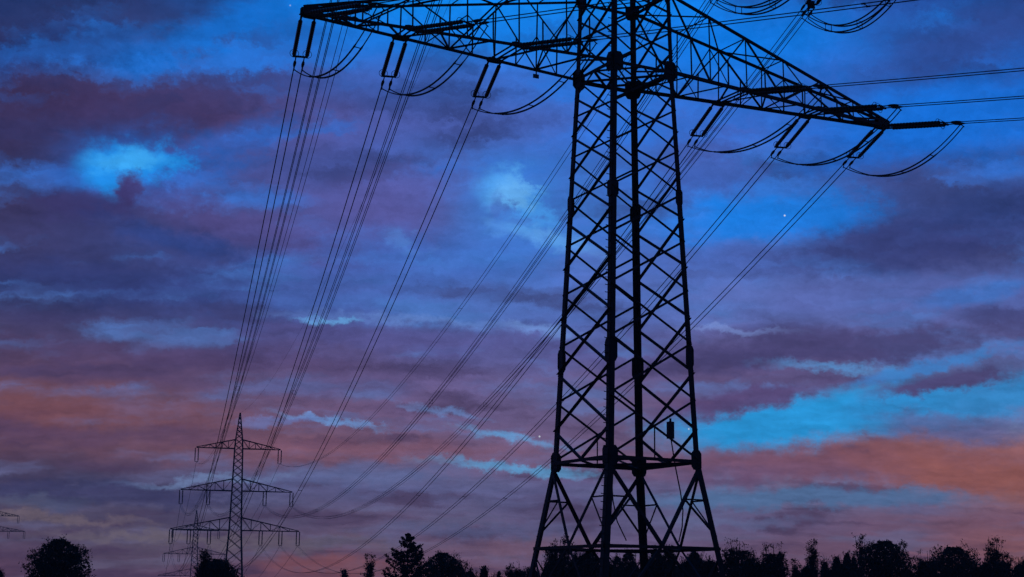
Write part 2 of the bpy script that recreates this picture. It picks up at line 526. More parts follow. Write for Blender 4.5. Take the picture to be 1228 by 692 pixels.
pyl = empty('lattice_pylon', BASE)
tag(pyl, 'huge dark steel lattice pylon in the foreground, cut off at the top of the frame', 'pylon', 'electricity pylons')
CORN = [(-1, -1), (1, -1), (1, 1), (-1, 1)]
for (i, j) in CORN:
    m = MB()
    segs = [(0.0, Z_WAIST, .31), (Z_WAIST, 21.6, .29), (21.6, Z_LOW, .25), (Z_LOW, Z_MID, .22), (Z_MID, Z_HIGH, .18), (Z_HIGH, Z_PEAK, .14)]
    for (z0, z1, w) in segs:
        p, q = corner(i, j, z0), corner(i, j, z1)
        # angle section with its heel on the corner: a flange along each face
        d = (q - p).normalized()
        e1 = (-AX * i); e2 = (-NX * j); t = .035
        for (u, v) in ((e1, e2), (e2, e1)):
            c0, c1 = p, q
            o0 = Vector()
            vs = []
            for b in (c0, c1):
                vs += [b, b + u * w, b + u * w + v * t, b + v * t]
            m.add(vs, [(0, 1, 2, 3), (7, 6, 5, 4), (0, 4, 5, 1), (1, 5, 6, 2), (2, 6, 7, 3), (3, 7, 4, 0)])
    leg = m.build('leg', M_STEEL, pyl)
    if (i, j) == (-1, -1):
        LEG1 = leg
    c = MB()
    b = corner(i, j, 0)
    c.tube([b + Vector((0, 0, -.4)), b + Vector((0, 0, .35)), b + Vector((0, 0, .42))], [.62, .58, .5], 16)
    c.build('concrete_footing', M_CONC, pyl)
    # splice plates along the leg
    for z, s, h in ((13.6, .23, .55), (21.6, .2, .42)):
        b = corner(i, j, z)
        for (c_, u, nn) in ((b - AX * (i * .17) + NX * (j * .024), AX, NX), (b - NX * (j * .17) + AX * (i * .024), NX, AX)):
            gp = MB(); gp.plate(c_, u * s, Vector((0, 0, h)), nn, .03); gp.build('splice_plate', M_STEEL, pyl)
    for z, s, h in ((Z_WAIST, .29, .47), (Z_LOW, .36, .5), (Z_TOPC, .28, .38), (Z_MID, .3, .4), (Z_MIDC, .26, .32), (Z_HIGH, .3, .35)):
        b = corner(i, j, z)
        for (c_, u, nn) in ((b - AX * (i * .2) + NX * (j * .034), AX, NX), (b - NX * (j * .2) + AX * (i * .034), NX, AX)):
            gp = MB(); gp.plate(c_, u * s, Vector((0, 0, h)), nn, .028); gp.build('gusset_plate', M_STEEL, pyl)
# step bolts up the near leg
sb = MB()
sb.tube([(0, 0, 0), (-.22, 0, 0), (-.235, 0, .03)], .02, 6)
first = None
z = 1.2
while z < 34:
    p = corner(-1, -1, z) + NX * .12
    o = first.copy() if first else sb.build('step_bolt', M_STEEL)
    if first: COL.objects.link(o)
    first = first or o
    o.parent = LEG1
    o.location = p
    o.rotation_euler = (0, 0, YAW)
    z += .37

# face lattices; arm faces have nodes at the arm level, side faces are staggered by half a panel
FACES = [((-1, -1), (1, -1), -NX, 0), ((-1, 1), (1, 1), NX, 0), ((-1, -1), (-1, 1), -AX, 1), ((1, -1), (1, 1), AX, 1)]


def zs_between(z0, z1, k):
    """k panels, each as high as the face is wide there"""
    hs = []
    q = (halfw(z1) / halfw(z0)) ** (1.0 / max(k - 1, 1))
    h = [q ** i for i in range(k)]
    s = sum(h)
    zz = [z0]
    for x in h: zz.append(zz[-1] + x / s * (z1 - z0))
    return zz


for (ca, cb, nn, stag) in FACES:
    m = MB()
    zz = zs_between(Z_WAIST, Z_LOW, 8)
    if stag:
        zz = [zz[0]] + [(a + b) / 2 for a, b in zip(zz, zz[1:])] + [zz[-1]]
    up = [Z_LOW, (Z_LOW + Z_TOPC) / 2, Z_TOPC, (Z_TOPC + Z_MID) / 2, Z_MID] if not stag else [Z_LOW, Z_LOW + 1.05, Z_TOPC - 1.05, Z_TOPC + 1.1, Z_MID - 1.1, Z_MID]
    zz = zz + up[1:]
    zz2 = [Z_MID + (Z_HIGH - Z_MID) * i / 5 for i in range(1, 6)] + [Z_HIGH + (Z_PEAK - 1 - Z_HIGH) * i / 6 for i in range(1, 7)]
    zz = zz + zz2
    for a, b in zip(zz, zz[1:]):
        wd = .115 if a < 20 else (.1 if a < Z_MID else .08)
        if stag and (abs(a - Z_WAIST) < .01 or abs(b - Z_LOW) < .01):
            # half panel: one V
            mid = (corner(*ca, a) + corner(*cb, a)) / 2 if abs(a - Z_WAIST) < .01 else (corner(*ca, b) + corner(*cb, b)) / 2
            zo = b if abs(a - Z_WAIST) < .01 else a
            m.bar(mid, corner(*ca, zo), wd, nn); m.bar(mid, corner(*cb, zo), wd, nn)
            continue
        off = nn * .012
        m.bar(corner(*ca, a) + off, corner(*cb, b) + off, wd, nn)
        m.bar(corner(*cb, a) - off * 1.6, corner(*ca, b) - off * 1.6, wd, -nn)
    # short hangers over the waist belt
    mid = (corner(*ca, Z_WAIST) + corner(*cb, Z_WAIST)) / 2
    if not stag:
        m.bar(mid, mid + Vector((0, 0, (zz[1] - zz[0]) / 2)), .07, nn)
    m.build('face_bracing', M_STEEL, pyl)
    # the splayed base
    m = MB()
    midb = (corner(*ca, Z_BELT) + corner(*cb, Z_BELT)) / 2
    zh = (Z_BELT + Z_WAIST) / 2 + .15
    for c_, other in ((ca, cb), (cb, ca)):
        topc = corner(*c_, Z_WAIST - .3)
        m.bar(topc, midb, .15, nn)
        foot = corner(*c_, .45)
        m.bar(midb, foot, .12, nn)
        k = (zh - Z_BELT) / (Z_WAIST - .3 - Z_BELT)
        v = midb.lerp(topc, k)
        m.bar(corner(*c_, zh), v, .075, nn)
        m.bar(v, corner(*c_, Z_BELT + .5), .08, nn)
        v2 = midb.lerp(foot, .5)
        m.bar(v2, corner(*c_, (Z_BELT + .45) / 2), .07, nn)
        m.bar(v2, corner(*c_, Z_BELT - .3), .07, nn)
    m.build('base_bracing', M_STEEL, pyl)
for zb, wd in ((Z_BELT, .15), (Z_WAIST, .16), (Z_LOW, .17), (Z_TOPC, .12), (Z_MID, .15), (Z_MIDC, .1), (Z_HIGH, .12)):
    m = MB()
    mids = []
    for k in range(4):
        p, q = corner(*CORN[k], zb), corner(*CORN[(k + 1) % 4], zb)
        m.bar(p, q, wd, Vector((0, 0, 1)))
        mids.append((p + q) / 2)
    for k in range(4):
        m.bar(mids[k] - Vector((0, 0, .02)), mids[(k + 1) % 4] - Vector((0, 0, .02)), wd * .6, Vector((0, 0, 1)))
    if zb in (Z_WAIST, Z_LOW):
        m.bar(corner(-1, -1, zb) - Vector((0, 0, .06)), corner(1, 1, zb) - Vector((0, 0, .06)), wd * .6, Vector((0, 0, 1)))
        m.bar(corner(1, -1, zb) - Vector((0, 0, .09)), corner(-1, 1, zb) - Vector((0, 0, .09)), wd * .6, Vector((0, 0, 1)))
    m.build('horizontal_belt', M_STEEL, pyl)


def arm_pt(s, sgn, j, z0, z1, L, top):
    """point on a crossarm chord: s metres out from the axis, j = face side, bottom (top=0) or top chord"""
    zc = z1 if top else z0
    w = halfw(zc)
    k = (s - w) / (L - w)
    wy = w + (.16 - w) * k
    zz = z0 if not top else z1 + (z0 + .28 - z1) * k
    return AX * (sgn * s) + NX * (j * wy) + Vector((0, 0, zz))


def crossarm(sgn, z0, z1, L, nodes, attach, sz):
    root = MB()
    # side faces: posts and diagonals
    for j in (-1, 1):
        nn = NX * j
        prev = None
        flip = 0
        pts = [halfw(z0)] + nodes + [L - .35]
        for a, b in zip(pts, pts[1:]):
            A0_, A1_ = arm_pt(a, sgn, j, z0, z1, L, 0), arm_pt(max(a, halfw(z1)), sgn, j, z0, z1, L, 1)
            B0_, B1_ = arm_pt(b, sgn, j, z0, z1, L, 0), arm_pt(b, sgn, j, z0, z1, L, 1)
            if b < L - .4: root.bar(B0_, B1_, sz * .5, nn)
            if flip: root.bar(A0_, B1_, sz * .52, nn)
            else: root.bar(A1_, B0_, sz * .52, nn)
            # thin secondary from mid diagonal to the lower chord
            if b - a > 2 and z1 - z0 > 3:
                md = (A0_ + B1_) / 2 if flip else (A1_ + B0_) / 2
                mb_ = (A0_ + B0_) / 2
                root.bar(md, mb_, sz * .36, nn)
                root.bar(mb_, (arm_pt(b, sgn, j, z0, z1, L, 0) * .5 + arm_pt(b, sgn, j, z0, z1, L, 1) * .5) if flip == 0 else (A0_ * .5 + A1_ * .5), sz * .36, nn)
            flip = 1 - flip
    # bottom and top planes
    pts = [halfw(z0)]
    for a in nodes + [L - .35]:
        pts += [(pts[-1] + a) / 2, a]
    flip = 1
    for a, b in zip(pts, pts[1:]):
        root.bar(arm_pt(a, sgn, flip, z0, z1, L, 0), arm_pt(b, sgn, -flip, z0, z1, L, 0), sz * .5, (0, 0, -1))
        flip = -flip
    pts = [halfw(z1)] + nodes + [L - .35]
    flip = 1
    for a, b in zip(pts, pts[1:]):
        root.bar(arm_pt(a, sgn, flip, z0, z1, L, 1), arm_pt(b, sgn, -flip, z0, z1, L, 1), sz * .5, (0, 0, 1))
        root.bar(arm_pt(b, sgn, 1, z0, z1, L, 1), arm_pt(b, sgn, -1, z0, z1, L, 1), sz * .42, (0, 0, 1))
        flip = -flip
    # the heavy double cross members that carry the insulators
    for s in attach:
        if s > L - 1: continue
        for ds in (-.32, 0, .32):
            root.bar(arm_pt(s + ds, sgn, 1, z0, z1, L, 0) - Vector((0, 0, .03)), arm_pt(s + ds, sgn, -1, z0, z1, L, 0) - Vector((0, 0, .03)), sz * .62, (0, 0, -1))
    arm = root.build('crossarm', M_STEEL, pyl)
    for j in (-1, 1):
        m = MB(); m.bar(arm_pt(halfw(z0), sgn, j, z0, z1, L, 0), arm_pt(L, sgn, j, z0, z1, L, 0), sz, NX * j); m.build('bottom_chord', M_STEEL, arm)
        m = MB(); m.bar(arm_pt(halfw(z1), sgn, j, z0, z1, L, 1), arm_pt(L, sgn, j, z0, z1, L, 1), sz * .8, NX * j); m.build('top_chord', M_STEEL, arm)
    m = MB()
    for j in (-1, 1):
        c = AX * (sgn * (L - .38)) + NX * (j * .2) + Vector((0, 0, z0 + .12))
        m.plate(c, AX * .42, Vector((0, 0, .26)), NX, .03)
    c = AX * (sgn * (L - .38)) + Vector((0, 0, z0 - .05))
    m.plate(c, AX * .5, NX * .22, Vector((0, 0, 1)), .03)
    m.build('tip_plate', M_STEEL, arm)
    for s in attach:
        if s > L - 1: continue
        for j in (-1, 1):
            m = MB()
            m.plate(arm_pt(s, sgn, j, z0, z1, L, 0) + NX * (j * .03), AX * .42, Vector((0, 0, .15)), NX, .03)
            m.build('hanger_plate', M_STEEL, arm)
    return arm


ARM = 17.5
LOW_AT = [.39 * ARM, .70 * ARM, ARM - .35]
MID_L = .84 * ARM
MID_AT = [.47 * ARM, MID_L - .35]
TOP_L = .66 * ARM
for sgn in (-1, 1):
    crossarm(sgn, Z_LOW, Z_TOPC, ARM, [4.3, LOW_AT[0], 9.5, LOW_AT[1], 14.7], LOW_AT, .16)
    crossarm(sgn, Z_MID, Z_MIDC, MID_L, [3.6, 5.8, MID_AT[0], 11.0], MID_AT, .15)
    crossarm(sgn, Z_HIGH, Z_HIGHC, TOP_L, [3.5, 6.0, 8.6], [TOP_L - .35], .12)
# a junction box with a dangling cable inside the lower body, and a loose earth cable
m = MB()
cb = at(804, 516, 79.6) - BASE
m.box(cb, AX * .15, NX * .12, Vector((0, 0, .42)))
m.box(cb + Vector((0, 0, .47)), AX * .04, NX * .04, Vector((0, 0, .12)))
m.box(cb - NX * .14, AX * .11, NX * .012, Vector((0, 0, .33)))
jb = m.build('junction_box', M_BOX, pyl)
m = MB()
pts = [at(x, y, d) - BASE for x, y, d in [(804.5, 525, 79.6), (806, 535, 79.6), (810, 560, 79.7), (816, 590, 79.8), (819, 612, 79.9), (818, 632, 80), (814, 650, 80.1)]]
m.tube(pts, .032, 6)
m.build('dangling_cable', M_ALU, jb)
m = MB()
pts = [at(x, y, d) - BASE for x, y, d in [(733, 556, 76.2), (733.5, 575, 76.6), (735, 600, 77.2), (740, 625, 78), (751, 648, 79)]]
m.tube(pts, .032, 6)
m.build('earth_cable', M_ALU, pyl)
m = MB()
m.box(arm_pt(4.3, -1, 1, Z_LOW, Z_TOPC, ARM, 0) - Vector((0, 0, .32)), AX * .16, NX * .03, Vector((0, 0, .1)))
m.bar(arm_pt(4.3, -1, 1, Z_LOW, Z_TOPC, ARM, 0), arm_pt(4.3, -1, 1, Z_LOW, Z_TOPC, ARM, 0) - Vector((0, 0, .25)), .05, NX)
m.build('marker_plate', M_SIGN, pyl)

# ------------------------------------------------------------------ the distant pylons
def far_pylon(base, yaw, peak, levels, body, label, thick=1.0, group='electricity pylons'):
    """levels: (z, half length, top chord rise, insulator positions); body: [(z, halfwidth)]"""
    root = empty('lattice_pylon', base)
    tag(root, label, 'pylon', group)
    ax = Vector((math.cos(yaw), math.sin(yaw), 0)); nx = Vector((-math.sin(yaw), math.cos(yaw), 0))

    def cn(i, j, z):
        w = halfw(z, body)
        return ax * (i * w) + nx * (j * w) + Vector((0, 0, z))
    for (i, j) in CORN:
        m = MB(); zz = [b[0] for b in body]
        for a, b in zip(zz, zz[1:]): m.bar(cn(i, j, a), cn(i, j, b), .26 * thick, -nx * 1.0 if j < 0 else nx)
        m.build('leg', M_STEEL2, root)
    for (ca, cb_, dn) in (((-1, -1), (1, -1), -nx), ((-1, 1), (1, 1), nx), ((-1, -1), (-1, 1), -ax), ((1, -1), (1, 1), ax)):
        m = MB(); z = 0.0
        while z < peak - 1.6:
            h = max(1.2, halfw(z, body) * 1.55)
            z1 = min(z + h, peak - .8)
            m.bar(cn(*ca, z), cn(*cb_, z1), .13 * thick, dn); m.bar(cn(*cb_, z), cn(*ca, z1), .13 * thick, -dn)
            z = z1
        m.build('face_bracing', M_STEEL2, root)
    for (z, L, rise, ins) in levels:
        for sgn in (-1, 1):
            m = MB()
            w0, w1 = halfw(z, body), halfw(z + rise, body)

            def pt(s, j, top):
                w = w1 if top else w0
                k = (s - w) / (L - w)
                return ax * (sgn * s) + nx * (j * (w + (.12 - w) * k)) + Vector((0, 0, z + (rise * (1 - k) + .15 * k if top else 0)))
            for j in (-1, 1):
                m.bar(pt(w0, j, 0), pt(L, j, 0), .2 * thick, nx * j)
                m.bar(pt(w1, j, 1), pt(L, j, 1), .17 * thick, nx * j)
                ks = 6; prev = w0
                for q in range(1, ks):
                    s = w0 + (L - w0) * q / ks
                    m.bar(pt(s, j, 0), pt(s, j, 1), .1 * thick, nx * j)
                    m.bar(pt(max(prev, w1), j, 1) if q % 2 else pt(prev, j, 0), pt(s, j, 0) if q % 2 else pt(s, j, 1), .1 * thick, nx * j)
                    prev = s
            for q in range(6):
                a = w0 + (L - w0) * q / 6; b = w0 + (L - w0) * (q + 1) / 6; fl = 1 if q % 2 else -1
                m.bar(pt(a, fl, 0), pt(b, -fl, 0), .1 * thick, (0, 0, -1))
            m.build('crossarm', M_STEEL2, root)
    return root, ax, nx


F1B = Vector((-75.39, 447, 0))
F1Z = dict(low=20.83, mid=31.6, top=43.28)
F1PEAK = 53.28
b1 = math.atan2((F1B - BASE).x, (F1B - BASE).y)
F1_body = [(0, 2.9), (20.83, 1.65), (31.6, 1.35), (43.28, 1.1), (45.8, .95), (F1PEAK, .06)]
HL = 17.5
f1, f1ax, f1nx = far_pylon(F1B, -b1, F1PEAK,
    [(F1Z['low'], HL, 3.5, None), (F1Z['mid'], .87 * HL, 3.3, None), (F1Z['top'], .66 * HL, 2.5, None)], F1_body,
    'distant lattice pylon with three tiers of crossarms beneath the converging lines, left of centre', 1.12)
F2D = 815.0
p2 = at(236, 612, F2D)
F2B = Vector((p2.x, F2D, p2.z - F1PEAK))
F2B_z = F2B.z
f2, f2ax, f2nx = far_pylon(F2B, -b1, F1PEAK,
    [(F1Z['low'], HL, 3.5, None), (F1Z['mid'], .87 * HL, 3.3, None), (F1Z['top'], .66 * HL, 2.5, None)], F1_body,
    'faint small pylon behind the lower left arm of the three-tier distant pylon', 1.25)
F3D = 900.0
p3 = at(-5, 637, F3D)
s3 = F3D / F_PX
F3B = Vector((p3.x, F3D, 0))
f3, f3ax, f3nx = far_pylon(F3B, .05, p3.z + 20,
    [(p3.z, 34 * s3, 2.8, None), (p3.z + 18 * s3, 26 * s3, 2.6, None)],
    [(0, 3.5), (p3.z, 1.5), (p3.z + 10, 1.0), (p3.z + 20, .05)],
    'far pylon at the left edge of the frame with only its right crossarm ends showing', 1.4)

# ------------------------------------------------------------------ strain insulators of the near pylon
def insulator_mesh(x0, x1, r, y, zc=0.0):
    m = MB()
    pts, rad = [], []
    k = 17
    pts.append((x0, y, zc)); rad.append(.05)
    for i in range(k):
        a = x0 + (x1 - x0) * (i + .1) / k; b = x0 + (x1 - x0) * (i + .45) / k; c = x0 + (x1 - x0) * (i + .8) / k
        pts += [(a, y, zc), (b, y, zc), (c, y, zc)]; rad += [r * .84, r, r * .84]
    pts.append((x1, y, zc)); rad.append(.05)
    m.tube(pts, rad, 8)
    return m


def make_string(quad):
    t = empty('insulator_string', (0, 0, 0))
    for y in (-.31, .31):
        insulator_mesh(.34, 3.55, .112, y).build('insulator', M_PORC, t)
        m = MB(); m.tube([(-.05, y, 0), (.2, y, 0), (.38, y, 0)], [.06, .05, .05], 6); m.build('link', M_STEEL, t)
        m = MB()
        pts = [(3.4, y + .21 * math.cos(a), .21 * math.sin(a)) for a in [2 * math.pi * k / 20 for k in range(21)]]
        m.tube(pts, .014, 5, False)
        m.tube([(3.4, y, .21), (3.72, y, .06)], .012, 5)
        m.build('arcing_ring', M_STEEL, t)
    m = MB()
    m.box((3.68, 0, 0), (.045, 0, 0), (0, .37, 0), (0, 0, .035))
    for y in (-.31, .31): m.tube([(3.5, y, 0), (3.7, y, 0)], .04, 6)
    if quad: m.box((3.74, 0, 0), (.04, 0, 0), (0, .22, 0), (0, 0, .24))
    m.build('yoke_plate', M_STEEL, t)
    for y in (-.2, .2):
        for zc in ((-.2, .2) if quad else (0,)):
            m = MB()
            m.tube([(3.7, y, zc), (4.1, y, zc), (4.2, y, zc), (4.4, y, zc), (4.62, y, zc), (4.78, y, zc)], [.03, .03, .065, .08, .06, .025], 8)
            m.tube([(4.5, y, zc), (4.62, y, zc - .12), (4.75, y, zc - .2)], [.03, .03, .02], 6)
            m.build('clamp', M_STEEL, t)
    return t


SLEN = 4.78


def frame(d):
    d = d.normalized()
    y = Vector((0, 0, 1)).cross(d).normalized()
    zz = d.cross(y)
    return Matrix((d, y, zz)).transposed()


protos = {}


def place_string(A, d, quad, label):
    if quad not in protos:
        protos[quad] = make_string(quad); o = protos[quad]
    else:
        o = copy_tree(protos[quad])
    o.matrix_world = Matrix.Translation(A) @ frame(d).to_4x4()
    tag(o, label, 'insulator string', 'double insulator strings on the near pylon')
    return o


def line_thing(name, label, cat, group, pts_of, offs, rad, spacer_every=None, thick_mid=None):
    """a bundle: pts_of(dy, dz) gives the polyline of one conductor"""
    base = pts_of(0, 0)[0]
    t = empty(name, base)
    tag(t, label, cat, group)
    cur = []
    for (dy, dz) in offs:
        pts = [p - base for p in pts_of(dy, dz)]
        cur.append(pts)
        m = MB()
        if thick_mid:
            rr = [rad * (thick_mid if .22 < i / (len(pts) - 1) < .78 else 1) for i in range(len(pts))]
            m.tube(pts, rr, 6)
        else:
            m.tube(pts, rad, 5)
        m.build('conductor', M_ALU, t)
    if spacer_every:
        for q in spacer_every:
            m = MB()
            i = int(q * (len(cur[0]) - 1))
            ring = [cur[k][i] for k in ((0, 1) if len(cur) == 2 else (0, 1, 3, 2, 0))]
            m.tube(ring, rad * .8, 5)
            for c in cur:
                dd = (c[min(i + 1, len(c) - 1)] - c[i - 1]).normalized() * .09
                m.tube([c[i] - dd, c[i] + dd], rad * 1.5, 6)
            m.build('spacer', M_STEEL, t)
    return t


NEAR_DIR = Vector((math.sin(math.radians(48.0)), -math.cos(math.radians(48.0)), 0))
SIDE = {-1: 'left', 1: 'right'}
POSN = {('low', 0): 'innermost', ('low', 1): 'middle', ('low', 2): 'outermost', ('mid', 0): 'inner', ('mid', 1): 'outer', ('top', 0): 'single'}
TIER = {'low': 'lower', 'mid': 'upper', 'top': 'topmost'}
SPEC = {'low': (Z_LOW, Z_TOPC, ARM, LOW_AT, 14.5), 'mid': (Z_MID, Z_MIDC, MID_L, MID_AT, 13.0), 'top': (Z_HIGH, Z_HIGHC, TOP_L, [TOP_L - .35], 12.0)}
F1T = {'low': [.40, .71, .985], 'mid': [.44, .86], 'top': [.65]}
FINS = 3.9
for lv, (z0, z1, L, ats, sag) in SPEC.items():
    for sgn in (-1, 1):
        for k, s in enumerate(ats):
            who = POSN[(lv, k)]
            quad = lv == 'mid'
            offs = [(-.2, 0), (.2, 0)] if not quad else [(-.2, -.2), (.2, -.2), (-.2, .2), (.2, .2)]
            # towards the next pylon
            A = BASE + arm_pt(s, sgn, 1, z0, z1, L, 0) - Vector((0, 0, .1))
            E = F1B + f1ax * (sgn * F1T[lv][k] * HL) + Vector((0, 0, F1Z[lv] - FINS))
            h = (E - A); Lh = Vector((h.x, h.y, 0)).length
            hd = Vector((h.x, h.y, 0)).normalized()
            slope = h.z / Lh - 4 * sag / Lh
            d1 = (hd + Vector((0, 0, slope))).normalized()
            S1 = A + d1 * SLEN

            def far_pts(dy, dz, S1=S1, E=E, sag=sag):
                side = Vector((0, 0, 1)).cross((E - S1)).normalized()
                out_ = []
                nseg = 70
                for i in range(nseg + 1):
                    f = i / nseg
                    p = S1.lerp(E, f) + Vector((0, 0, -4 * sag * f * (1 - f) + dz)) + side * dy
                    out_.append(p)
                return out_
            bundle = {2: 'twin', 4: 'four-wire'}[len(offs)]
            line_thing('power_line', '%s power line from the %s insulators of the %s %s crossarm to the distant pylon' % (bundle, who, TIER[lv], SIDE[sgn]) if lv != 'top' else
                       'twin power line from the topmost %s crossarm above the frame to the distant pylon' % SIDE[sgn],
                       'power line', 'power lines to the distant pylon', far_pts, offs, .028 if lv == 'low' else .024, [.27, .6])
            # towards the viewer's right
            A2 = BASE + arm_pt(s, sgn, -1, z0, z1, L, 0) - Vector((0, 0, .1))
            LN, SN = 280.0, 9.8
            d2 = (NEAR_DIR + Vector((0, 0, -4 * SN / LN))).normalized()
            S2 = A2 + d2 * SLEN

            def near_pts(dy, dz, S2=S2):
                side = Vector((0, 0, 1)).cross(NEAR_DIR).normalized()
                out_ = []
                for i in range(41):
                    f = i / 40 * .5
                    out_.append(S2 + NEAR_DIR * (LN * f) + Vector((0, 0, -4 * SN * f * (1 - f) + dz)) + side * dy)
                return out_
            if lv == 'low':
                line_thing('power_line', '%s power line leaving rightwards from the %s string of the %s %s crossarm' % (bundle, who, TIER[lv], SIDE[sgn]),
                           'power line', 'power lines leaving to the right', near_pts, offs, .025, [.1, .35, .6])
            if lv == 'low' or (lv == 'mid' and sgn == 1):
                place_string(A, d1, quad, ('double insulator string reaching away from the %s point of the %s %s crossarm' % (who, TIER[lv], SIDE[sgn])))
            if lv == 'low':
                place_string(A2, d2, quad, ('nearly level insulator string on the viewer side of the %s %s crossarm, %s one' % (TIER[lv], SIDE[sgn], who)))
            if lv == 'low' or (lv == 'mid' and sgn == 1):
                def loop_pts(dy, dz, S1=S1, S2=S2, quad=quad, d1=d1, d2=d2):
                    s1 = Vector((0, 0, 1)).cross(d1).normalized(); s2 = Vector((0, 0, 1)).cross(d2).normalized()
                    a = S1 - d1 * .1 + s1 * dy + Vector((0, 0, dz - .15)); b = S2 - d2 * .1 - s2 * dy + Vector((0, 0, dz - .15))
                    out_ = []
                    for i in range(33):
                        f = i / 32
                        p = a.lerp(b, f) + Vector((0, 0, -4 * (1.45 if not quad else 2.1) * f * (1 - f)))
                        out_.append(p)
                    return out_
                line_thing('jumper_loop', '%s jumper cable loop sagging below the %s point of the %s %s crossarm' % (bundle, who, TIER[lv], SIDE[sgn]),
                           'jumper cable', 'jumper loops under the near pylon crossarms', loop_pts, offs, .03, [.23, .5, .77], 1.5)

# earth wire from peak to peak
def earth_pts(dy, dz):
    a = BASE + Vector((0, 0, Z_PEAK)); b = F1B + Vector((0, 0, F1PEAK))
    return [a.lerp(b, i / 60) + Vector((0, 0, -4 * 9 * (i / 60) * (1 - i / 60))) for i in range(61)]


m = MB(); m.tube(earth_pts(0, 0), .014, 5)
tag(m.build('earth_wire', M_ALU), 'single thin earth wire running down to the tip of the distant three-tier pylon', 'wire')

# ------------------------------------------------------------------ suspension insulators and lines of the distant pylons
def far_string_proto(n, ln):
    m = MB()
    for x in ((-.42, .42) if n == 2 else (0,)):
        pts, rad = [(x, 0, 0)], [.05]
        for i in range(12):
            zc = -.3 - (ln - .6) * i / 12
            pts += [(x, 0, zc), (x, 0, zc - .12)]; rad += [.17, .11]
        pts.append((x, 0, -ln)); rad.append(.06)
        m.tube(pts, rad, 6)
    m.box((0, 0, -ln + .08), (.52, 0, 0), (0, .05, 0), (0, 0, .06))
    return m


fs = far_string_proto(2, FINS)
proto = fs.build('insulator_string', M_PORC)
used = False
FARTIER = {'low': 'lowest', 'mid': 'middle', 'top': 'top'}
for (fb, fax, yaw, nm, tiers) in ((F1B, f1ax, -b1, 'distant three-tier pylon', ('low', 'mid', 'top')), (F2B, f2ax, -b1, 'faint small pylon', ('mid', 'top'))):
    for lv in tiers:
        for sgn in (-1, 1):
            for k, t in enumerate(F1T[lv]):
                o = proto if not used else proto.copy()
                if used: COL.objects.link(o)
                used = True
                o.location = fb + fax * (sgn * t * HL) + Vector((0, 0, F1Z[lv] - .05))
                o.rotation_euler = (0, 0, yaw)
                tag(o, 'hanging insulator, %s on the %s side of the %s crossarm of the %s' % ((POSN[(lv, k)] if lv != 'top' else 'alone'), SIDE[sgn], FARTIER[lv], nm), 'insulator string', 'hanging insulators on the distant pylons')
for lv, sgn_t, z_, lab in (('a', 26 * s3 - .3, p3.z + 18 * s3, 'hanging insulator at the upper arm tip of the pylon at the left frame edge'),
                           ('b', 34 * s3 - .3, p3.z, 'hanging insulator at the lower arm tip of the pylon at the left frame edge'),
                           ('c', 15 * s3, p3.z, 'hanging insulator halfway along the lower arm of the pylon at the left frame edge')):
    o = proto.copy(); COL.objects.link(o)
    o.location = F3B + f3ax * sgn_t + Vector((0, 0, z_ - .05)); o.rotation_euler = (0, 0, .05)
    tag(o, lab, 'insulator string', 'hanging insulators on the distant pylons')
for lv in ('low', 'mid', 'top'):
    for sgn in (-1, 1):
        for k, t in enumerate(F1T[lv]):
            a = F1B + f1ax * (sgn * t * HL) + Vector((0, 0, F1Z[lv] - FINS))
            b = F2B + f2ax * (sgn * t * HL) + Vector((0, 0, F1Z[lv] - FINS))
            m = MB()
            m.tube([a.lerp(b, i / 40) + Vector((0, 0, -4 * 9 * (i / 40) * (1 - i / 40))) for i in range(41)], .045, 5)
            tag(m.build('power_line', M_ALU), 'thin far line between the two distant pylons, %s arm, %s, %s' % (FARTIER[lv], SIDE[sgn], POSN[(lv, k)]), 'power line', 'power lines between the distant pylons')

# ------------------------------------------------------------------ trees
def leaf(mb, p, s, rng, up=0.0):
    d = Vector((rng.gauss(0, 1), rng.gauss(0, 1), rng.gauss(0, 1) + up)).normalized()
    e = d.orthogonal().normalized()
    a = rng.uniform(0, 6.28)
    e = (e * math.cos(a) + d.cross(e) * math.sin(a))
    l = s * rng.uniform(.7, 1.4); w = l * rng.uniform(.35, .6)
    mb.add([p - d * l * .5, p + e * w * .5, p + d * l * .5, p - e * w * .5], [(0, 1, 2, 3)])


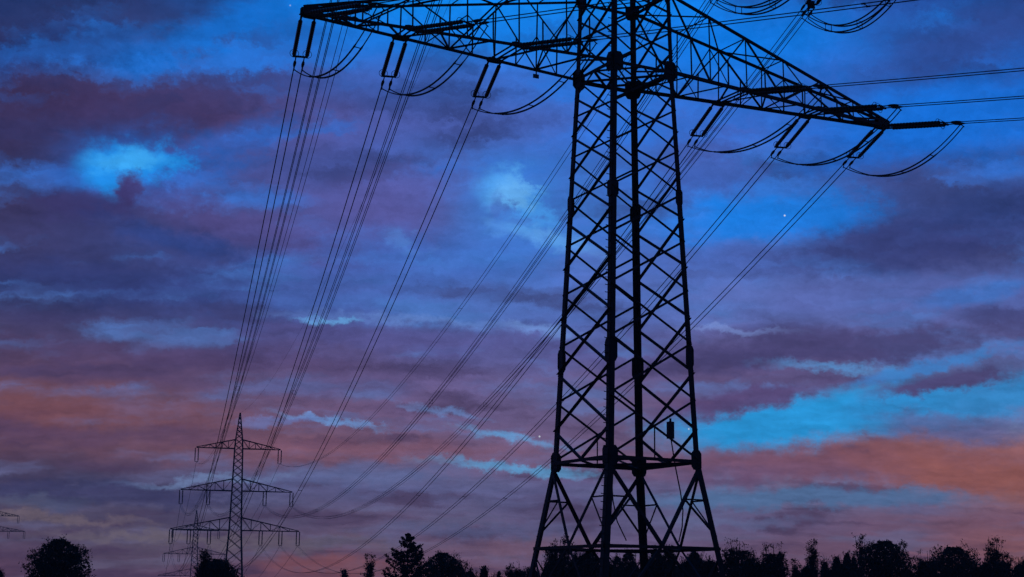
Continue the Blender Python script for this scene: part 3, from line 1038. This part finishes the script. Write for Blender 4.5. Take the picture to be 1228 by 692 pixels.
def tree(base, h, w, kind, label, seed, cat='tree', group='trees along the horizon', name=None):
    rng = random.Random(seed)
    t = empty(name or {'conifer': 'conifer_tree', 'bare': 'bare_tree', 'poplar': 'slender_tree', 'dense': 'leafy_tree', 'bush': 'leafy_tree', 'feathery': 'leafy_tree'}[kind], base)
    tag(t, label, cat, group)
    tr, cw = MB(), MB()
    r0 = .022 * h + .05
    lean = Vector((rng.uniform(-.04, .04), rng.uniform(-.04, .04), 0))

    def ax(z): return Vector((lean.x * z + .012 * h * math.sin(z * 1.3 / h * 3 + seed), lean.y * z, z))
    hw = w / 2
    if kind == 'conifer':
        tr.tube([ax(h * i / 10) for i in range(11)], [r0 * (1 - i / 10.3) for i in range(11)], 7)
        z = h * .12
        while z < h * .99:
            k = 1 - z / h
            nb = rng.randint(5, 7)
            for b in range(nb):
                a = rng.uniform(0, 6.28)
                ln = hw * min(1, (k ** .8) * 1.25) * rng.uniform(.7, 1.15) + .12
                dr = Vector((math.cos(a), math.sin(a), 0))
                st = ax(z)
                pts = [st + dr * (ln * f) + Vector((0, 0, ln * (.22 * f + .34 * f * f))) for f in (0, .35, .7, 1)]
                tr.tube(pts, [.04 * k + .015, .03 * k + .012, .02, .008], 4)
                for q in range(int(40 + 95 * ln)):
                    f = rng.uniform(.08, 1.03)
                    p = st + dr * (ln * f) + Vector((0, 0, ln * (.22 * f + .34 * f * f)))
                    sp = .2 * ln * (1.05 - f) + .08
                    leaf(cw, p + Vector((rng.gauss(0, sp * .6), rng.gauss(0, sp * .6), rng.gauss(0, .05) - .03)), rng.uniform(.12, .22), rng)
            z += h * .06 * rng.uniform(.7, 1.3)
        for q in range(30): leaf(cw, ax(h * rng.uniform(.93, 1.0)) + Vector((rng.gauss(0, .04), rng.gauss(0, .04), 0)), .14, rng, 2)
        mat = M_NEEDLE
    elif kind in ('bare', 'poplar', 'feathery'):
        # upright twiggy crown, half of its leaves gone
        tr.tube([ax(h * .95 * i / 8) for i in range(9)], [r0 * (1 - i / 8.6) for i in range(9)], 6)
        wide = kind != 'poplar'
        full = kind == 'feathery'
        nb = int(90 + 10 * w) if full else (95 if wide else 46)
        for q in range(int(min(9000, (190 if full else 150) * w * h)) if wide else int(40 * w * h)):
            zf = rng.uniform(.02, .95 if full else .84); rr = hw * (.94 if full else .85) * math.sqrt(max(.04, 1 - ((zf - .4) / (.54 if full else .6)) ** 2)) * math.sqrt(rng.random()); az = rng.uniform(0, 6.28)
            leaf(cw, ax(h * zf) + Vector((math.cos(az) * rr, math.sin(az) * rr, 0)), rng.uniform(.12, .3), rng)
        for b in range(nb):
            zf = rng.uniform(.08, .84) if wide else rng.uniform(.08, .9)
            z = h * zf
            env = hw * math.sqrt(max(.02, 1 - ((zf - .42) / (.62 if wide else .52)) ** 2))
            a = rng.uniform(0, 6.28)
            dr = Vector((math.cos(a), math.sin(a), 0))
            st = ax(z * .8)
            ln = env * rng.uniform(.35, 1.05)
            rs = min(z * .2 + (h * rng.uniform(.08, .2) if wide else h * rng.uniform(.1, .22)), h * rng.uniform(.92, 1.0) - (.34 * h * (ln / hw) ** 2 if wide else 0) - st.z)
            fn = lambda f: st + dr * (ln * f ** .8) + Vector((0, 0, rs * f ** 1.3))
            tr.tube([fn(f) for f in (0, .3, .65, 1)], [.045, .034, .022, .012], 4)
            for q in range(12 if wide else 9):
                f = rng.choice((.3, .65, .65, 1))
                p = fn(f)
                d2 = (dr * rng.uniform(-.2, .6) + Vector((rng.gauss(0, .4), rng.gauss(0, .4), rng.uniform(.4, 1.4)))).normalized()
                l2 = rng.uniform(.25, .6) * (.5 + .07 * h) * (1 if wide else .7)
                l2 = min(l2, max(.1, (h * 1.01 - p.z) / max(d2.z, .2)))
                tr.tube([p, p + d2 * l2 * .5 + Vector((0, 0, .03)), p + d2 * l2], [.018, .014, .007], 3, False)
                for g_ in range(rng.randint(4, 13)):
                    leaf(cw, p + d2 * l2 * rng.uniform(.1, 1) + Vector((rng.gauss(0, .12), rng.gauss(0, .12), rng.gauss(0, .1))), rng.uniform(.09, .19), rng)
        mat = M_LEAF2 if not full else M_LEAF
    else:
        # leafy crown grown as overlapping upright masses of different height
        tr.tube([ax(h * .8 * i / 8) for i in range(9)], [r0 * (1 - i / 9) for i in range(9)], 7)
        lobes = [(rng.uniform(-.35, .35) * hw, rng.uniform(-.3, .3) * hw, hw * rng.uniform(.4, .52), h)]
        nl = 12 if kind == 'dense' else 7
        for b in range(nl):
            r = hw * rng.uniform(.3, .48)
            a = b * 6.283 / nl + rng.uniform(-.5, .5)
            d = min(hw * rng.uniform(.2, .8), hw - r * .8)
            lobes.append((math.cos(a) * d, math.sin(a) * d, r, h * (rng.uniform(.82, 1.03) - .34 * (d / hw) ** 2)))
        ph = [rng.uniform(0, 6.28) for _ in range(4)]
        for (cx, cy, r, tp) in lobes:
            st = ax(h * .8 * rng.choice((2, 3, 4, 5)) / 8)
            e = Vector((cx, cy, min(tp * .72, tp - .3)))
            if e.z < st.z: st = ax(h * .8 / 8)
            tr.tube([st, st.lerp(e, .5) + Vector((0, 0, -.08)), e], [r0 * .4, r0 * .22, .02], 5)

            def prof(t):
                return r * max(0.0, 1 - abs((t - .42) / .58) ** 2.0) ** .58

            def pt(shell):
                t = rng.uniform(.0, 1.0)
                if shell: t = 1 - rng.random() ** 1.3
                az = rng.uniform(0, 6.283)
                rr = prof(t) * (1 + .16 * math.sin(4 * az + 9 * t + ph[0] + cx) + .1 * math.sin(7 * az - 13 * t + ph[1]))
                rr *= (math.sqrt(rng.random()) * .95 if not shell else (1 - .35 * rng.random() ** 1.5) * rng.uniform(.9, 1.1))
                return Vector((cx + math.cos(az) * rr, cy + math.sin(az) * rr, .05 * tp + t * tp * .93)), az
            vol = r * tp
            for q in range(int(min(1500, 150 + 230 * vol))):
                leaf(cw, pt(False)[0], rng.uniform(.2, .42), rng)
            for q in range(int(min(1500, 260 + 150 * vol))):
                leaf(cw, pt(True)[0], rng.uniform(.09, .2), rng)
            for q in range(int(20 + 14 * r * 2)):
                p, az = pt(True)
                if p.z < tp * .3: continue
                d = (Vector((math.cos(az), math.sin(az), 0)) * rng.uniform(0, .5) + Vector((0, 0, rng.uniform(.6, 1.2)))).normalized()
                ln = min(rng.uniform(.3, 1.1), max(.15, (h * 1.02 - p.z) / max(d.z, .1)))
                cw.tube([p, p + d * ln * .55 + Vector((rng.gauss(0, .03), 0, 0)), p + d * ln], [.022, .015, .006], 3, False)
                for g_ in range(rng.randint(3, 10)):
                    leaf(cw, p + d * ln * rng.uniform(.15, 1.0) + Vector((rng.gauss(0, .06), rng.gauss(0, .06), rng.gauss(0, .06))), rng.uniform(.08, .16), rng)
        mat = M_LEAF if rng.random() < .65 else M_LEAF2
    tr.build('trunk', M_BARK, t)
    cw.build('crown', mat, t)
    return t


TREES = [  # centre x, top y, width, depth, kind, label
    (74, 642, 86, 120, 'feathery', 'round dark leafy tree alone near the bottom left corner'),
    (-4, 683, 22, 150, 'bush', 'sliver of a bush in the very bottom left corner'),
    (264, 667, 66, 130, 'feathery', 'dark tree in front of the foot of the three-tier distant pylon'),
    (244, 662, 16, 128, 'poplar', 'upright spiky top on the left of the tree before the distant pylon'),
    (412, 684, 10, 170, 'poplar', 'tiny twig-like treetop left of the slim tree and the conifer'),
    (442, 666, 16, 160, 'poplar', 'slim small tree standing alone just left of the conifer'),
    (487, 641, 82, 130, 'conifer', 'pointed conifer with spreading branches, left of the big pylon'),
    (533, 659, 72, 140, 'feathery', 'bushy dark tree right beside the pointed conifer'),
    (578, 680, 24, 150, 'bush', 'small pointed bush between the bushy tree and the big pylon'),
    (598, 685, 20, 160, 'bush', 'low shrub just right of the small pointed bush'),
    (620, 673, 38, 150, 'bare', 'twiggy shrub against the outer left foot of the big pylon'),
    (668, 641, 46, 140, 'bare', 'tall sparse tree seen between the left and near legs of the big pylon'),
    (704, 658, 50, 135, 'dense', 'dark tree behind the near leg of the big pylon'),
    (748, 660, 62, 150, 'dense', 'dark tree behind the middle of the big pylon base'),
    (798, 655, 60, 140, 'dense', 'leafy tree between the two right legs of the big pylon'),
    (838, 660, 50, 145, 'dense', 'rounded tree just behind the right leg of the big pylon'),
    (884, 643, 56, 130, 'bare', 'broad twiggy tree directly right of the big pylon'),
    (928, 648, 44, 135, 'bare', 'rounded thin-leaved tree, second to the right of the big pylon'),
    (953, 672, 16, 150, 'poplar', 'small bare sapling left of the slender column tree'),
    (971, 649, 20, 140, 'poplar', 'slender column-shaped tree right of the big pylon'),
    (997, 667, 40, 145, 'dense', 'pointed dark bush right of the slender column tree'),
    (1018, 662, 34, 150, 'dense', 'small dark tree at the left foot of the broad dome tree'),
    (1031, 641, 24, 138, 'poplar', 'thin spiky treetop on the left flank of the broad dome tree'),
    (1062, 644, 92, 130, 'feathery', 'broad dome-shaped dark tree, largest of the right treeline'),
    (1108, 658, 34, 150, 'bare', 'twiggy gap tree between the two dense domes at right'),
    (1140, 651, 90, 135, 'feathery', 'second dense dome tree, near the right end of the treeline'),
    (1190, 646, 26, 132, 'poplar', 'tall narrow tree poking up near the right edge'),
    (1206, 660, 30, 140, 'bare', 'ragged small tree right of the tall narrow one near the right edge'),
    (1228, 669, 50, 145, 'dense', 'dark bush in the bottom right corner'),
    (905, 670, 60, 120, 'bush', 'low dark bush in front of the two twiggy trees right of the big pylon'),
    (962, 679, 60, 120, 'bush', 'low dark shrub at the foot of the slender column tree'),
    (1016, 678, 50, 118, 'bush', 'low dark shrub before the left foot of the broad dome tree'),
    (1100, 674, 60, 120, 'bush', 'low dark shrub in the dip between the two dense domes'),
    (660, 674, 50, 120, 'bush', 'low dark shrub inside the left leg of the big pylon'),
    (716, 672, 60, 118, 'bush', 'low dark shrub behind the near leg of the big pylon'),
    (785, 671, 76, 120, 'bush', 'low wide shrub behind the lowest belt of the big pylon'),
    (848, 674, 54, 122, 'bush', 'low dark shrub at the right foot of the big pylon'),
    (1182, 675, 76, 122, 'bush', 'low shrub beneath the tall narrow tree near the right edge'),
    (560, 684, 50, 150, 'bush', 'low shrub at the right foot of the bushy tree beside the conifer'),
    (640, 682, 40, 135, 'bush', 'low shrub at the left foot of the big pylon'),
]
for i, (px, py, wp, dep, kind, lab) in enumerate(TREES):
    p = at(px, py, dep)
    tree(Vector((p.x, dep, 0)), p.z, wp * dep / F_PX, kind, lab, 100 + i)

# ------------------------------------------------------------------ evening haze
HZ = 0.0004
m = MB()
m.box((0, 640, 41), (420, 0, 0), (0, 760, 0), (0, 0, 43))
mh = bpy.data.materials.new('evening_haze')
mh.use_nodes = True
t_ = mh.node_tree
t_.nodes.clear()
o_ = t_.nodes.new('ShaderNodeOutputMaterial')
v_ = t_.nodes.new('ShaderNodeVolumePrincipled')
v_.inputs['Color'].default_value = (.85, .85, .9, 1)
v_.inputs['Density'].default_value = HZ
t_.links.new(v_.outputs[0], o_.inputs['Volume'])
hz = m.build('haze', mh)
hz['kind'] = 'stuff'
